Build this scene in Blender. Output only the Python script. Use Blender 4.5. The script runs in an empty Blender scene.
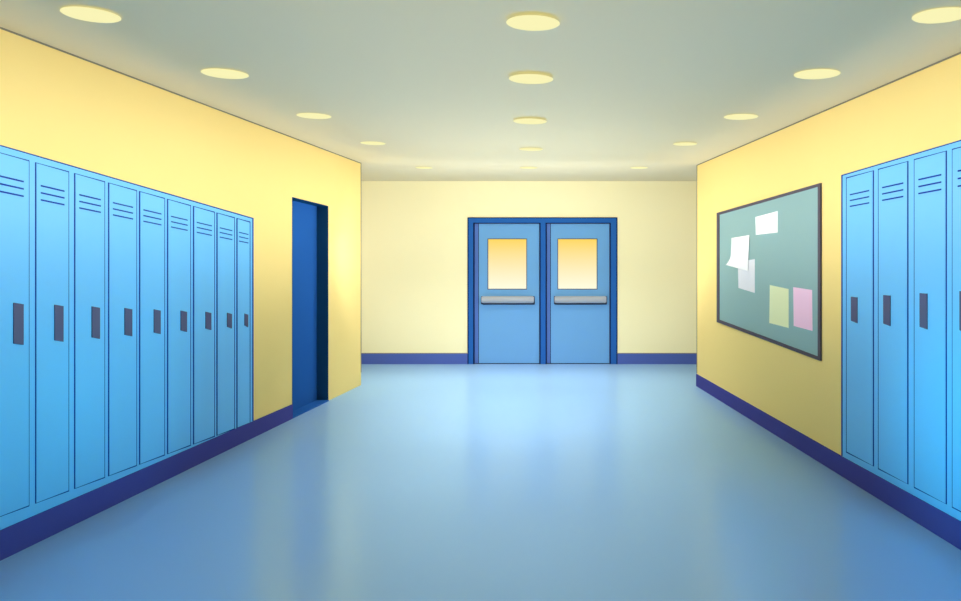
import bpy, bmesh, math
from mathutils import Vector
scene=bpy.context.scene
scene.view_settings.view_transform='Standard'
scene.view_settings.look='None'
# ---------------- calibration (level camera, eye 1.6 m) ----------------
F=800.0; CX=550.0; CY=258.0; EYE=1.6
WALL={'L':(-3.3007,0.09124,1),'R':(2.5919,-0.07544,-1)}   # x = a + b*y , inward sign
YB=12.075                                                # back wall
def wp(side,y,z,off=0.0):
    a,b,s=WALL[side]; n=math.sqrt(1+b*b)
    return Vector((a+b*y+s*off/n, y-s*b*off/n, z))
def yu(side,u):
    a,b,s=WALL[side]; return a/((u-CX)/F-b)
def uy(side,y):
    a,b,s=WALL[side]; return CX+F*(a/y+b)
def W(side,u,v,off=0.0):
    y=yu(side,u); return wp(side,y,EYE+(CY-v)*y/F,off)
def bx(u): return (u-CX)*YB/F
def bz(v): return EYE+(CY-v)*YB/F
def lin(p,q,u): return p[1]+(q[1]-p[1])*(u-p[0])/(q[0]-p[0])
# ---------------- materials ----------------
def s2l(c):
    c/=255.0
    return c/12.92 if c<=0.04045 else ((c+0.055)/1.055)**2.4
def mat(name,rgb,rough=0.6,spec=0.0,metal=0.0,emit=0.0,tint=None,coat=0.0):
    m=bpy.data.materials.new(name); m.use_nodes=True
    b=m.node_tree.nodes['Principled BSDF']
    col=(s2l(rgb[0]),s2l(rgb[1]),s2l(rgb[2]),1)
    b.inputs['Base Color'].default_value=col
    b.inputs['Roughness'].default_value=rough
    b.inputs['Specular IOR Level'].default_value=spec
    b.inputs['Metallic'].default_value=metal
    b.inputs['Coat Weight'].default_value=coat
    if tint: b.inputs['Specular Tint'].default_value=(*tint,1)
    if emit:
        b.inputs['Emission Color'].default_value=col
        b.inputs['Emission Strength'].default_value=emit
    return m
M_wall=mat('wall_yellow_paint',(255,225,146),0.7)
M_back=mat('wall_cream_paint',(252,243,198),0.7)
M_ceil=mat('ceiling_plaster',(219,210,178),0.8)
M_floor=bpy.data.materials.new('floor_polished_vinyl'); M_floor.use_nodes=True
nt=M_floor.node_tree; nt.nodes.remove(nt.nodes['Principled BSDF'])
df=nt.nodes.new('ShaderNodeBsdfDiffuse'); gl=nt.nodes.new('ShaderNodeBsdfAnisotropic'); mx=nt.nodes.new('ShaderNodeMixShader')
df.inputs['Color'].default_value=(s2l(153),s2l(194),s2l(237),1)
gl.inputs['Color'].default_value=(0.42,0.63,1.0,1); gl.inputs['Roughness'].default_value=0.21
mx.inputs[0].default_value=0.26
nt.links.new(df.outputs[0],mx.inputs[1]); nt.links.new(gl.outputs[0],mx.inputs[2])
nt.links.new(mx.outputs[0],nt.nodes['Material Output'].inputs['Surface'])
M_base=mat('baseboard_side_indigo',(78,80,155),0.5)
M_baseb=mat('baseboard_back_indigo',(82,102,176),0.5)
M_line=mat('trim_line_grey',(140,134,116),0.7)  # grey outline strips along ceiling edge, wall ends and baseboard top
M_lock=mat('locker_enamel',(92,193,255),0.5,1.0)
M_seam=mat('locker_seam_navy',(34,66,165),0.6)
M_hand=mat('locker_handle_slate',(96,98,128),0.5)
M_dframe=mat('door_frame_blue',(42,98,176),0.5)
M_dleaf=mat('door_leaf_blue',(110,165,218),0.5)
M_dstile=mat('door_stile_periwinkle',(88,118,188),0.5)
M_dark=mat('door_gap_dark',(24,34,70),0.6)
M_navy=mat('door_jamb_navy',(30,80,116),0.6)
M_metal=mat('push_bar_steel',(160,166,176),0.4,0.4,0.0)
M_metald=mat('push_bar_dark',(60,66,84),0.5)
M_green=mat('board_felt',(152,184,183),0.8)
M_bframe=mat('board_frame',(98,92,102),0.6)
M_white=mat('paper_white',(254,254,254),0.8)
M_grey=mat('paper_grey',(232,232,238),0.8)
M_pgreen=mat('paper_green',(234,240,194),0.8)
M_pink=mat('paper_pink',(255,210,234),0.8)
M_lamp=mat('lamp_diffuser',(250,244,182),0.5,emit=1.0)
M_lamp.node_tree.nodes['Principled BSDF'].inputs['Base Color'].default_value=(0.01,0.01,0.01,1)
M_glass=mat('glass_painted_sunset',(255,230,150),0.4)  # sunset light behind the pane, painted as an emissive gradient
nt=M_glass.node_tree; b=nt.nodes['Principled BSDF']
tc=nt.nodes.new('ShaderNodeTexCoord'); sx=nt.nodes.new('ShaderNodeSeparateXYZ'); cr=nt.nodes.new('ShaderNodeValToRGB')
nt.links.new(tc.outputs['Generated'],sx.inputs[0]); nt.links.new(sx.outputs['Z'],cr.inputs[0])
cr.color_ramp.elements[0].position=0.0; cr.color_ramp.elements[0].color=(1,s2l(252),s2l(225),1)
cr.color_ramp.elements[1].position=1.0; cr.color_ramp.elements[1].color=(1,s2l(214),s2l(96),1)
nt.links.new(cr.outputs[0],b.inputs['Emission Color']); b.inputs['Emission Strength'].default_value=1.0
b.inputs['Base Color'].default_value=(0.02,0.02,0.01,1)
# ---------------- mesh builder ----------------
class MB:
    def __init__(s): s.v=[];s.f=[];s.m=[];s.mats=[]
    def mi(s,m):
        if m not in s.mats: s.mats.append(m)
        return s.mats.index(m)
    def hexa(s,a,b,m):
        i=len(s.v); s.v+=list(a)+list(b); k=s.mi(m)
        for f in ((0,1,2,3),(7,6,5,4),(0,4,5,1),(1,5,6,2),(2,6,7,3),(3,7,4,0)):
            s.f.append(tuple(i+j for j in f)); s.m.append(k)
    def box(s,x0,x1,y0,y1,z0,z1,m):
        s.hexa([(x0,y0,z0),(x1,y0,z0),(x1,y0,z1),(x0,y0,z1)],[(x0,y1,z0),(x1,y1,z0),(x1,y1,z1),(x0,y1,z1)],m)
    def wq(s,side,uv,o0,o1,m):
        s.hexa([W(side,u,v,o1) for u,v in uv],[W(side,u,v,o0) for u,v in uv],m)
    def yq(s,side,yz,o0,o1,m):
        s.hexa([wp(side,y,z,o1) for y,z in yz],[wp(side,y,z,o0) for y,z in yz],m)
    def obj(s,name,parent=None,bevel=0,smooth=False):
        me=bpy.data.meshes.new(name); me.from_pydata([tuple(p) for p in s.v],[],s.f)
        for m in s.mats: me.materials.append(m)
        for p,k in zip(me.polygons,s.m): p.material_index=k; p.use_smooth=smooth
        bm=bmesh.new(); bm.from_mesh(me); bmesh.ops.recalc_face_normals(bm,faces=bm.faces)
        bm.to_mesh(me); bm.free()
        o=bpy.data.objects.new(name,me); scene.collection.objects.link(o)
        if parent: o.parent=parent
        if bevel:
            d=o.modifiers.new('bevel','BEVEL'); d.width=bevel; d.segments=3
        return o
def empty(name):
    e=bpy.data.objects.new(name,None); scene.collection.objects.link(e); return e
CL=((0,27),(361,163)); CR=((961,52),(697,165))
LT=((0,145),(253,218)); LB=((0,530),(253,421))
RT=((842,175),(961,140)); RB=((842,456),(961,521))
YN=-2.0; YLE=yu('L',361); YRE=yu('R',697)
def line_z(side,line):
    ya,yb=yu(side,line[0][0]),yu(side,line[1][0])
    za=EYE+(CY-line[0][1])*ya/F; zb=EYE+(CY-line[1][1])*yb/F
    return lambda y: za+(zb-za)*(y-ya)/(yb-ya)
cL=line_z('L',CL); cR=line_z('R',CR); tL=line_z('L',LT); bL=line_z('L',LB); tR=line_z('R',RT); bR=line_z('R',RB)
ZB=bz(181)
# ---------------- room shell ----------------
XO=5.6
m=MB(); m.box(-XO,XO,YN,YB+0.1,-0.1,0,M_floor); m.obj('floor')
m=MB()
def slab(q,mm):
    m.hexa(q,[Vector(p)+Vector((0,0,0.12)) for p in q],mm)
pLN=wp('L',YN,cL(YN)); pRN=wp('R',YN,cR(YN)); pLE=wp('L',YLE,cL(YLE)); pRE=wp('R',YRE,cR(YRE))
oLN=Vector((-XO,YN,cL(YN))); oRN=Vector((XO,YN,cR(YN))); oLE=Vector((-XO,YLE,cL(YLE))); oRE=Vector((XO,YRE,cR(YRE)))
slab([pLN,pRN,pRE,pLE],M_ceil); slab([oLN,pLN,pLE,oLE],M_ceil); slab([pRN,oRN,oRE,pRE],M_ceil)
bl=Vector((pLE.x-0.4,YB+0.1,ZB)); br=Vector((pRE.x+0.4,YB+0.1,ZB))
slab([pLE,pRE,br,bl],M_ceil); slab([oLE,pLE,bl,Vector((-XO,YB+0.1,ZB))],M_ceil); slab([pRE,oRE,Vector((XO,YB+0.1,ZB)),br],M_ceil)
m.obj('ceiling')
y253,y292,y328=yu('L',253),yu('L',292),yu('L',328)
YLN=1.4
m=MB(); T=-0.5
def wall(side,y0,y1,zf0,zf1):
    m.yq(side,[(y0,zf0(y0)),(y1,zf0(y1)),(y1,zf1(y1)),(y0,zf1(y0))],T,0,M_wall)
Z0=lambda y:0.0
dT=line_z('L',((292,197),(328,206)))
wall('L',YN,YLN,Z0,cL); wall('L',YLN,y253,tL,cL); wall('L',y253,y292,Z0,cL); wall('L',y292,y328,dT,cL); wall('L',y328,YLE,Z0,cL)
m.obj('wall_left')
y842=yu('R',842); YRN=1.5
m=MB(); wall('R',YN,YRN,Z0,cR); wall('R',YRN,y842,tR,cR); wall('R',y842,YRE,Z0,cR); m.obj('wall_right')
m=MB(); q=wp('L',YLE,0,T)
m.box(-XO,q.x,YLE-0.3,YLE,0,2.79,M_wall); m.obj('wall_return_left')
m=MB(); q=wp('R',YRE,0,T); m.box(q.x,XO,YRE-0.3,YRE,0,2.755,M_wall); m.obj('wall_return_right')
m=MB(); m.box(-XO-0.1,-XO,YN,YB+0.1,0,2.8,M_back); m.obj('wall_end_left')
m=MB(); m.box(XO,XO+0.1,YN,YB+0.1,0,2.8,M_back); m.obj('wall_end_right')
m=MB(); m.box(-XO,XO,YN-0.1,YN,0,2.85,M_back); m.obj('wall_front')
X0,X1=bx(468),bx(617); ZT=bz(218)
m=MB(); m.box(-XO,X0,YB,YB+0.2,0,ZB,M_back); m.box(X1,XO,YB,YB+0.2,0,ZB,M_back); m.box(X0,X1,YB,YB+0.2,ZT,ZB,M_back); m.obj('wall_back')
zb=bz(353.5)
m=MB(); m.box(-XO,X0,YB-0.015,YB,0,zb,M_baseb); m.box(X1,XO,YB-0.015,YB,0,zb,M_baseb)
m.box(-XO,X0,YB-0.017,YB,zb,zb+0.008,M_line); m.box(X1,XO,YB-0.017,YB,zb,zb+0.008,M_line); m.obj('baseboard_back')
bR2=line_z('R',((697,374),(842,456)))
m=MB()
def bb(side,y0,y1,f,o0=0.0,o1=0.012):
    m.yq(side,[(y0,0),(y1,0),(y1,f(y1)),(y0,f(y0))],o0,o1,M_base)
bb('L',YN,YLN,lambda y:0.15); bb('L',YLN,y253,bL,-0.42); bb('L',y253,y292-0.01,bL); m.obj('baseboard_left')
m=MB(); bb('R',YN,YRN,lambda y:0.15); bb('R',YRN,y842,bR,-0.42); bb('R',y842,YRE,bR2); m.obj('baseboard_right')
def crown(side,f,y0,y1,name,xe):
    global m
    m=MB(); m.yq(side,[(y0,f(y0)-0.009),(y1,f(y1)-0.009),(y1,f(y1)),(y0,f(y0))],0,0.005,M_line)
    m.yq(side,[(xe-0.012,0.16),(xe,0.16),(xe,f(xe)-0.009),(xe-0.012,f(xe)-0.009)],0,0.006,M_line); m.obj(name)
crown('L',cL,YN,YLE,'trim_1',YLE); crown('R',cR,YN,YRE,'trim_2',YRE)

# ---------------- lockers ----------------
def bil(side,q,s,t):
    u=q[0]+(q[1]-q[0])*s; vt=lin(*q[2],u); vb=lin(*q[3],u); return (u,vt+(vb-vt)*t)
DLT=((0,153),(249.5,222)); DLB=((29,505.5),(249.5,423))
DRT=((847,178),(947,151)); DRB=((847,452),(947,504))
def locker(side,b0,b1,d0,d1,TL,BL,DT,DB,hs,endline):
    m=MB()
    m.wq(side,[(b0,lin(*BL,b0)),(b1,lin(*BL,b1)),(b1,lin(*TL,b1)),(b0,lin(*TL,b0))],-0.42,0.003,M_lock)
    m.wq(side,[(b0,lin(*TL,b0)+1.1),(b1,lin(*TL,b1)+1.1),(b1,lin(*TL,b1)),(b0,lin(*TL,b0))],0.003,0.005,M_seam)
    if endline is not None:
        w=1.0 if endline==b1 else -1.0
        m.wq(side,[(endline-w,lin(*BL,endline)),(endline,lin(*BL,endline)),(endline,lin(*TL,endline)),(endline-w,lin(*TL,endline))],0.003,0.006,M_seam)
    q=(d0,d1,DT,DB)
    def quad(s0,s1,t0,t1,e=0):
        a=bil(side,q,s0,t1);b=bil(side,q,s1,t1);c=bil(side,q,s1,t0);d=bil(side,q,s0,t0)
        return [(a[0]-e,a[1]+e),(b[0]+e,b[1]+e),(c[0]+e,c[1]-e),(d[0]-e,d[1]-e)]
    m.wq(side,quad(0,1,0,1,0.45),0.003,0.0045,M_seam)
    m.wq(side,quad(0,1,0,1,-0.5),0.0045,0.0065,M_lock)
    for t in (0.062,0.083,0.104):
        m.wq(side,quad(0.14,0.86,t,t+0.0046),0.0065,0.0075,M_seam)
    uh0=d0+(d1-d0)*hs[0]; uh1=d0+(d1-d0)*hs[1]
    if side=='L':
        ft=lambda u:303+(u-13)*0.0468; fb=lambda u:344.5-(u-13)*0.0787
    else:
        ft=lambda u:297-(u-851)*0.052; fb=lambda u:321.5+(u-851)*0.088
    m.wq(side,[(uh0,fb(uh0)-1),(uh1,fb(uh1)+1),(uh1,ft(uh1)+0.8),(uh0,ft(uh0)-0.2)],0.0065,0.012,M_hand)
    m.obj('school_locker')
bL_u=[32,71,106,137.5,165.5,191.5,215,235.3,253]
dL=[(35,68),(74,104),(108,136),(139,164),(167,190),(193,214),(216.5,234),(236.5,249.5)]
for i,(a,b_) in enumerate(dL):
    locker('L',bL_u[i],bL_u[i+1],a,b_,LT,LB,DLT,DLB,(0.55,0.81),253 if i==7 else None)
y=yu('L',32)
n=9; st=(y-YLN)/n
for i in range(n):
    ya=y-(i+1)*st; yb=y-i*st
    locker('L',uy('L',ya),uy('L',yb),uy('L',ya+0.028),uy('L',yb-0.028),LT,LB,DLT,DLB,(0.6,0.84),None)
bR_u=[842,876.5,911.5,950]; dR=[(847,874),(879,908.5),(915,947)]
for i,(a,b_) in enumerate(dR):
    locker('R',bR_u[i],bR_u[i+1],a,b_,RT,RB,DRT,DRB,(0.2,0.43),842 if i==0 else None)
y=yu('R',950); n=7; st=(y-YRN)/n
for i in range(n):
    ya=y-(i+1)*st; yb=y-i*st
    locker('R',uy('R',yb),uy('R',ya),uy('R',yb-0.03),uy('R',ya+0.03),RT,RB,DRT,DRB,(0.2,0.43),None)

# ---------------- double exit door (back wall) ----------------
D=empty('door_1')
m=MB()
yf=YB-0.012
def bq(u0,u1,v0,v1,y0,y1,mm): m.box(bx(u0),bx(u1),y0,y1,bz(v1),bz(v0),mm)
bq(468,474,218,364,yf,YB+0.12,M_dframe); bq(610,617,218,364,yf,YB+0.12,M_dframe)
bq(474,610,218,223.3,yf,YB+0.12,M_dframe); bq(540,546,223.3,364,yf,YB+0.12,M_dframe)
m.obj('door_frame',D)
m=MB()
for a,b_,c,d in ((467.6,468.6,217.5,364),(616.4,617.4,217.5,364),(468,617,217.4,218.2),(473.3,474.6,223,364),(609.4,610.6,223,364),(473.3,540.3,222.8,223.8),(545.6,610.6,222.8,223.8),(539.3,540.6,223,364),(545.6,546.8,223,364)):
    bq(a,b_,c,d,yf-0.004,yf,M_dark)
m.obj('frame_edge_lines',D)
for k,(a,s0,b_,wa,wb,ba,bb_) in enumerate(((474.6,478.2,539.3,488,526.5,482,534),(546.8,550.2,609.4,558,597,554.5,606))):
    m=MB()
    bq(a,s0,223.8,363.5,YB+0.01,YB+0.06,M_dstile)
    bq(s0+0.6,wa,223.8,363.2,YB+0.01,YB+0.06,M_dleaf); bq(wb,b_,223.8,363.2,YB+0.01,YB+0.06,M_dleaf)
    bq(wa,wb,223.8,239,YB+0.01,YB+0.06,M_dleaf); bq(wa,wb,289,363.2,YB+0.01,YB+0.06,M_dleaf)
    bq(s0,s0+0.6,223.8,363.2,YB+0.012,YB+0.06,M_dark)
    bq(a,b_,363.2,364,YB+0.01,YB+0.06,M_dark)
    m.obj('leaf_%d'%(k+1),D)
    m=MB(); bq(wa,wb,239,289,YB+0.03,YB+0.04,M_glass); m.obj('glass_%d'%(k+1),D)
    m=MB()
    for r in ((wa-.5,wb+.5,238.5,239.2),(wa-.5,wb+.5,288.8,289.5),(wa-.5,wa+.2,239.2,288.8),(wb-.2,wb+.5,239.2,288.8)):
        bq(*r,YB+0.004,YB+0.03,M_bframe)
    m.obj('glass_bead_%d'%(k+1),D)
    m=MB(); bq(ba+0.5,bb_+0.8,297,304.6,YB-0.03,YB+0.01,M_metald); m.obj('push_bar_shadow_plate_%d'%(k+1),D,bevel=0.012)  # dark plate set lower, stands in for the shadow below the bar
    m=MB(); kk=m.mi(M_metal); N=20; cz=bz(299.4); rz=0.052; ry=0.035
    for xx in (bx(ba),bx(bb_)):
        for i in range(N):
            t=2*math.pi*i/N; m.v.append((xx,YB-0.06+ry*math.cos(t),cz+rz*math.sin(t)))
    for i in range(N):
        j=(i+1)%N; m.f.append((i,j,N+j,N+i)); m.m.append(kk)
    m.f.append(tuple(range(N))); m.m.append(kk); m.f.append(tuple(range(2*N-1,N-1,-1))); m.m.append(kk)
    ob=m.obj('push_bar_%d'%(k+1),D)
    m=MB(); bq(ba-0.6,ba+1.0,296,304,YB-0.08,YB-0.02,M_metald); bq(bb_-1.0,bb_+0.6,296,304,YB-0.08,YB-0.02,M_metald); m.obj('push_bar_caps_%d'%(k+1),D,bevel=0.01)

# ---------------- recessed side door (left wall) ----------------
E=empty('door_2')
m=MB(); R=-0.127
m.yq('L',[(y292,0.012),(y328,0.012),(y328,dT(y328)),(y292,dT(y292))],R-0.045,R,M_dframe); m.obj('leaf',E)
m=MB(); e=0.004
m.yq('L',[(y328-e,0.012),(y328,0.012),(y328,dT(y328)),(y328-e,dT(y328))],R,0.004,M_navy)
m.yq('L',[(y292,dT(y292)-e),(y328-e,dT(y328)-e),(y328-e,dT(y328)),(y292,dT(y292))],R,0.004,M_navy)
m.yq('L',[(y292,0.012),(y292+e,0.012),(y292+e,dT(y292)-e),(y292,dT(y292)-e)],R,0.004,M_navy)
m.obj('jamb',E)
m=MB(); m.yq('L',[(y292,0.0),(y328,0.0),(y328,0.012),(y292,0.012)],R-0.045,0.012,M_dframe); m.obj('threshold',E)

# ---------------- bulletin board ----------------
B=empty('bulletin_board')
oc=[(718,322),(822,361),(822,183),(718,213)]
ic=[(720.3,319.6),(819.6,356.6),(819.6,186.6),(720.3,214.8)]
m=MB(); m.wq('R',ic,0.002,0.008,M_green); m.obj('felt_panel',B)
m=MB()
for i in range(4):
    j=(i+1)%4
    m.wq('R',[oc[i],oc[j],ic[j],ic[i]],0.002,0.016,M_bframe)
m.obj('frame',B)
def paper(name,q,mt,o=0.010,curl=0.0,n=8,flare=0.0):
    m=MB(); k=m.mi(mt)
    for j in range(n+1):
        for i in range(n+1):
            s=i/n; t=j/n
            u0=q[0][0]*(1-s)+q[1][0]*s; v0=q[0][1]*(1-s)+q[1][1]*s
            u1=q[3][0]*(1-s)+q[2][0]*s; v1=q[3][1]*(1-s)+q[2][1]*s
            u=u0*(1-t)+u1*t; v=v0*(1-t)+v1*t
            u-=flare*(1-s)*max(0,(0.3-t)/0.3)**1.5
            m.v.append(W('R',u+0.8,v,o+curl*(1-t)**2*(1.2-s)))
    for j in range(n):
        for i in range(n):
            a=j*(n+1)+i; m.f.append((a,a+1,a+n+2,a+n+1)); m.m.append(k)
    return m.obj(name,B,smooth=True)
paper('paper_notice',[(756,235),(778,232.5),(778,211),(755.5,217)],M_white)
paper('paper_grey_sheet',[(738.5,288),(755,293),(755,259),(738,262)],M_grey)
paper('paper_curled',[(731.5,265),(748.5,271),(750,235),(732,238)],M_white,0.014,0.012,8,4.0)
paper('paper_green_sheet',[(769.5,323),(789,328),(789,289),(770,285)],M_pgreen)
paper('paper_pink_sheet',[(794,326),(813,331),(812.5,290),(793.5,287)],M_pink)

# ---------------- ceiling lamps ----------------
def ceil_z(x,y):
    yy=min(y,YLE); xl=wp('L',yy,0).x; xr=wp('R',yy,0).x
    t=(x-xl)/(xr-xl); z=cL(yy)*(1-t)+cR(yy)*t
    if y>YLE: z=z+(ZB-z)*(y-YLE)/(YB-YLE)
    return z
def lamp(x,y,r):
    z=ceil_z(x,y)
    bm=bmesh.new(); prof=[(0,-0.003),(r*0.9,-0.003),(r*0.98,-0.002),(r,0.0)]
    N=40; rings=[]
    c=bm.verts.new((0,0,prof[0][1]))
    for pr,pz in prof[1:]:
        rings.append([bm.verts.new((pr*math.cos(2*math.pi*i/N),pr*math.sin(2*math.pi*i/N),pz)) for i in range(N)])
    for i in range(N):
        j=(i+1)%N; bm.faces.new((c,rings[0][j],rings[0][i]))
        for k in range(len(rings)-1): bm.faces.new((rings[k][i],rings[k][j],rings[k+1][j],rings[k+1][i]))
    bm.faces.new(rings[-1])
    bmesh.ops.recalc_face_normals(bm,faces=bm.faces)
    me=bpy.data.meshes.new('ceiling_downlight'); bm.to_mesh(me); bm.free(); me.materials.append(M_lamp)
    o=bpy.data.objects.new('ceiling_downlight',me); scene.collection.objects.link(o); o.location=(x,y,z-0.003)
    h=0.05
    nx=-(ceil_z(x+h,y)-ceil_z(x-h,y))/(2*h); ny=-(ceil_z(x,y+h)-ceil_z(x,y-h))/(2*h)
    o.rotation_euler=Vector((nx,ny,1)).to_track_quat('Z','Y').to_euler()
def lamp_uv(u,v,w):
    z=2.77
    for _ in range(4):
        y=F*(z-EYE)/(CY-v); x=(u-CX)*y/F; z=ceil_z(x,y)-0.006
    lamp(x,y,w/2*y/F*0.99)
for a in ((91,15.5,54),(533,23.7,54),(941,16.2,54),(225,74.3,45),(531,79.5,45),(817,74.7,45),(314,116.3,34),(530,121.7,34),(741,117.2,34),
          (373,143.5,25),(531,149.5,24),(685,144.3,24),(424,168,17),(528.5,168,18),(639,168,18)): lamp_uv(*a)
for yy in (2.5,1.2):
    for xx in (-2.1,-0.05,1.7): lamp(xx,yy,0.14)

# ---------------- light ----------------
def sp(loc,d,p,cone,blend=1.0,col=(1,0.985,0.96),spec=0.0):  # unseen fill spot without a fixture, added to brighten surfaces
    l=bpy.data.lights.new('fill_spot','SPOT'); l.energy=p; l.shadow_soft_size=0.0; l.color=col; l.specular_factor=spec
    l.spot_size=math.radians(cone); l.spot_blend=blend
    o=bpy.data.objects.new('fill_spot',l); scene.collection.objects.link(o); o.location=loc
    o.rotation_euler=Vector(d).to_track_quat('-Z','Y').to_euler()
# added fill spots washing the side walls, no fixtures
for i in range(20):
    y=-0.1+i*0.53
    for side,s in (('L',-1),('R',1)):
        q=wp(side,y,2.14,1.3); sp(q,(s,0,-0.09),18.5 if y<6.5 else 15.5,108,spec=3.2)
# added cyan fill spots, low in front of the locker banks
for i in range(6):
    y=0.5+i*1.0
    for side,s in (('L',-1),('R',1)):
        if side=='R' and y>5: y=5.0
        q=wp(side,y-(0.3 if side=='R' else 0),0.70,1.2); sp(q,(s,0,0.0),14 if side=='L' else 20,92,col=(0.05,0.82,1.0))
# added fill spots up-lighting the ceiling, no lamps stand there
for i in range(9):
    y=-1.4+i*1.3
    p=27 if y<6 else 27+(y-6)*7.0
    for x in (-1.3,-0.3,0.7): sp((x,y,0.45),(0,0,1),p*0.68,118)
for x in (-2.6,-1.2,0.2,1.6): sp((x,10.5,0.45),(0,0,1),32,120)
# added fill spots down-lighting the floor, strongest at the cross corridor
for y,p in ((2.5,4),(4.0,12),(5.4,30),(6.7,50),(8.0,66)):
    for x in (-1.1,-0.35,0.4): sp((x,y,2.6),(0,0,-1),p,80)
for y,p in ((9.3,60),(10.7,62)):
    for x in (-2.2,-1.15,0.0,1.3): sp((x if y>10 else x*0.8,y,2.6),(0,0,-1),p,102)
# added fill spots aimed at the back wall
for x in (-1.7,-0.8,0.1,0.9):
    sp((x,8.5,1.6),(0,1,0),76,108)
for x in (-4.6,-3.4,3.2,4.4): sp((x,10.6,1.6),(0,1,0),22,150)
w=bpy.data.worlds.new('world'); scene.world=w; w.use_nodes=True
w.node_tree.nodes['Background'].inputs[0].default_value=(0.8,0.85,0.9,1); w.node_tree.nodes['Background'].inputs[1].default_value=0.3
# ---------------- camera ----------------
c=bpy.data.cameras.new('camera'); co=bpy.data.objects.new('camera',c); scene.collection.objects.link(co)
co.location=(0,0,EYE); co.rotation_euler=(math.pi/2,0,0)
c.sensor_fit='HORIZONTAL'; c.sensor_width=36; c.lens=F/961*36
c.shift_x=(480.5-CX)/961; c.shift_y=(CY-300.5)/961; c.clip_start=0.05
scene.camera=co
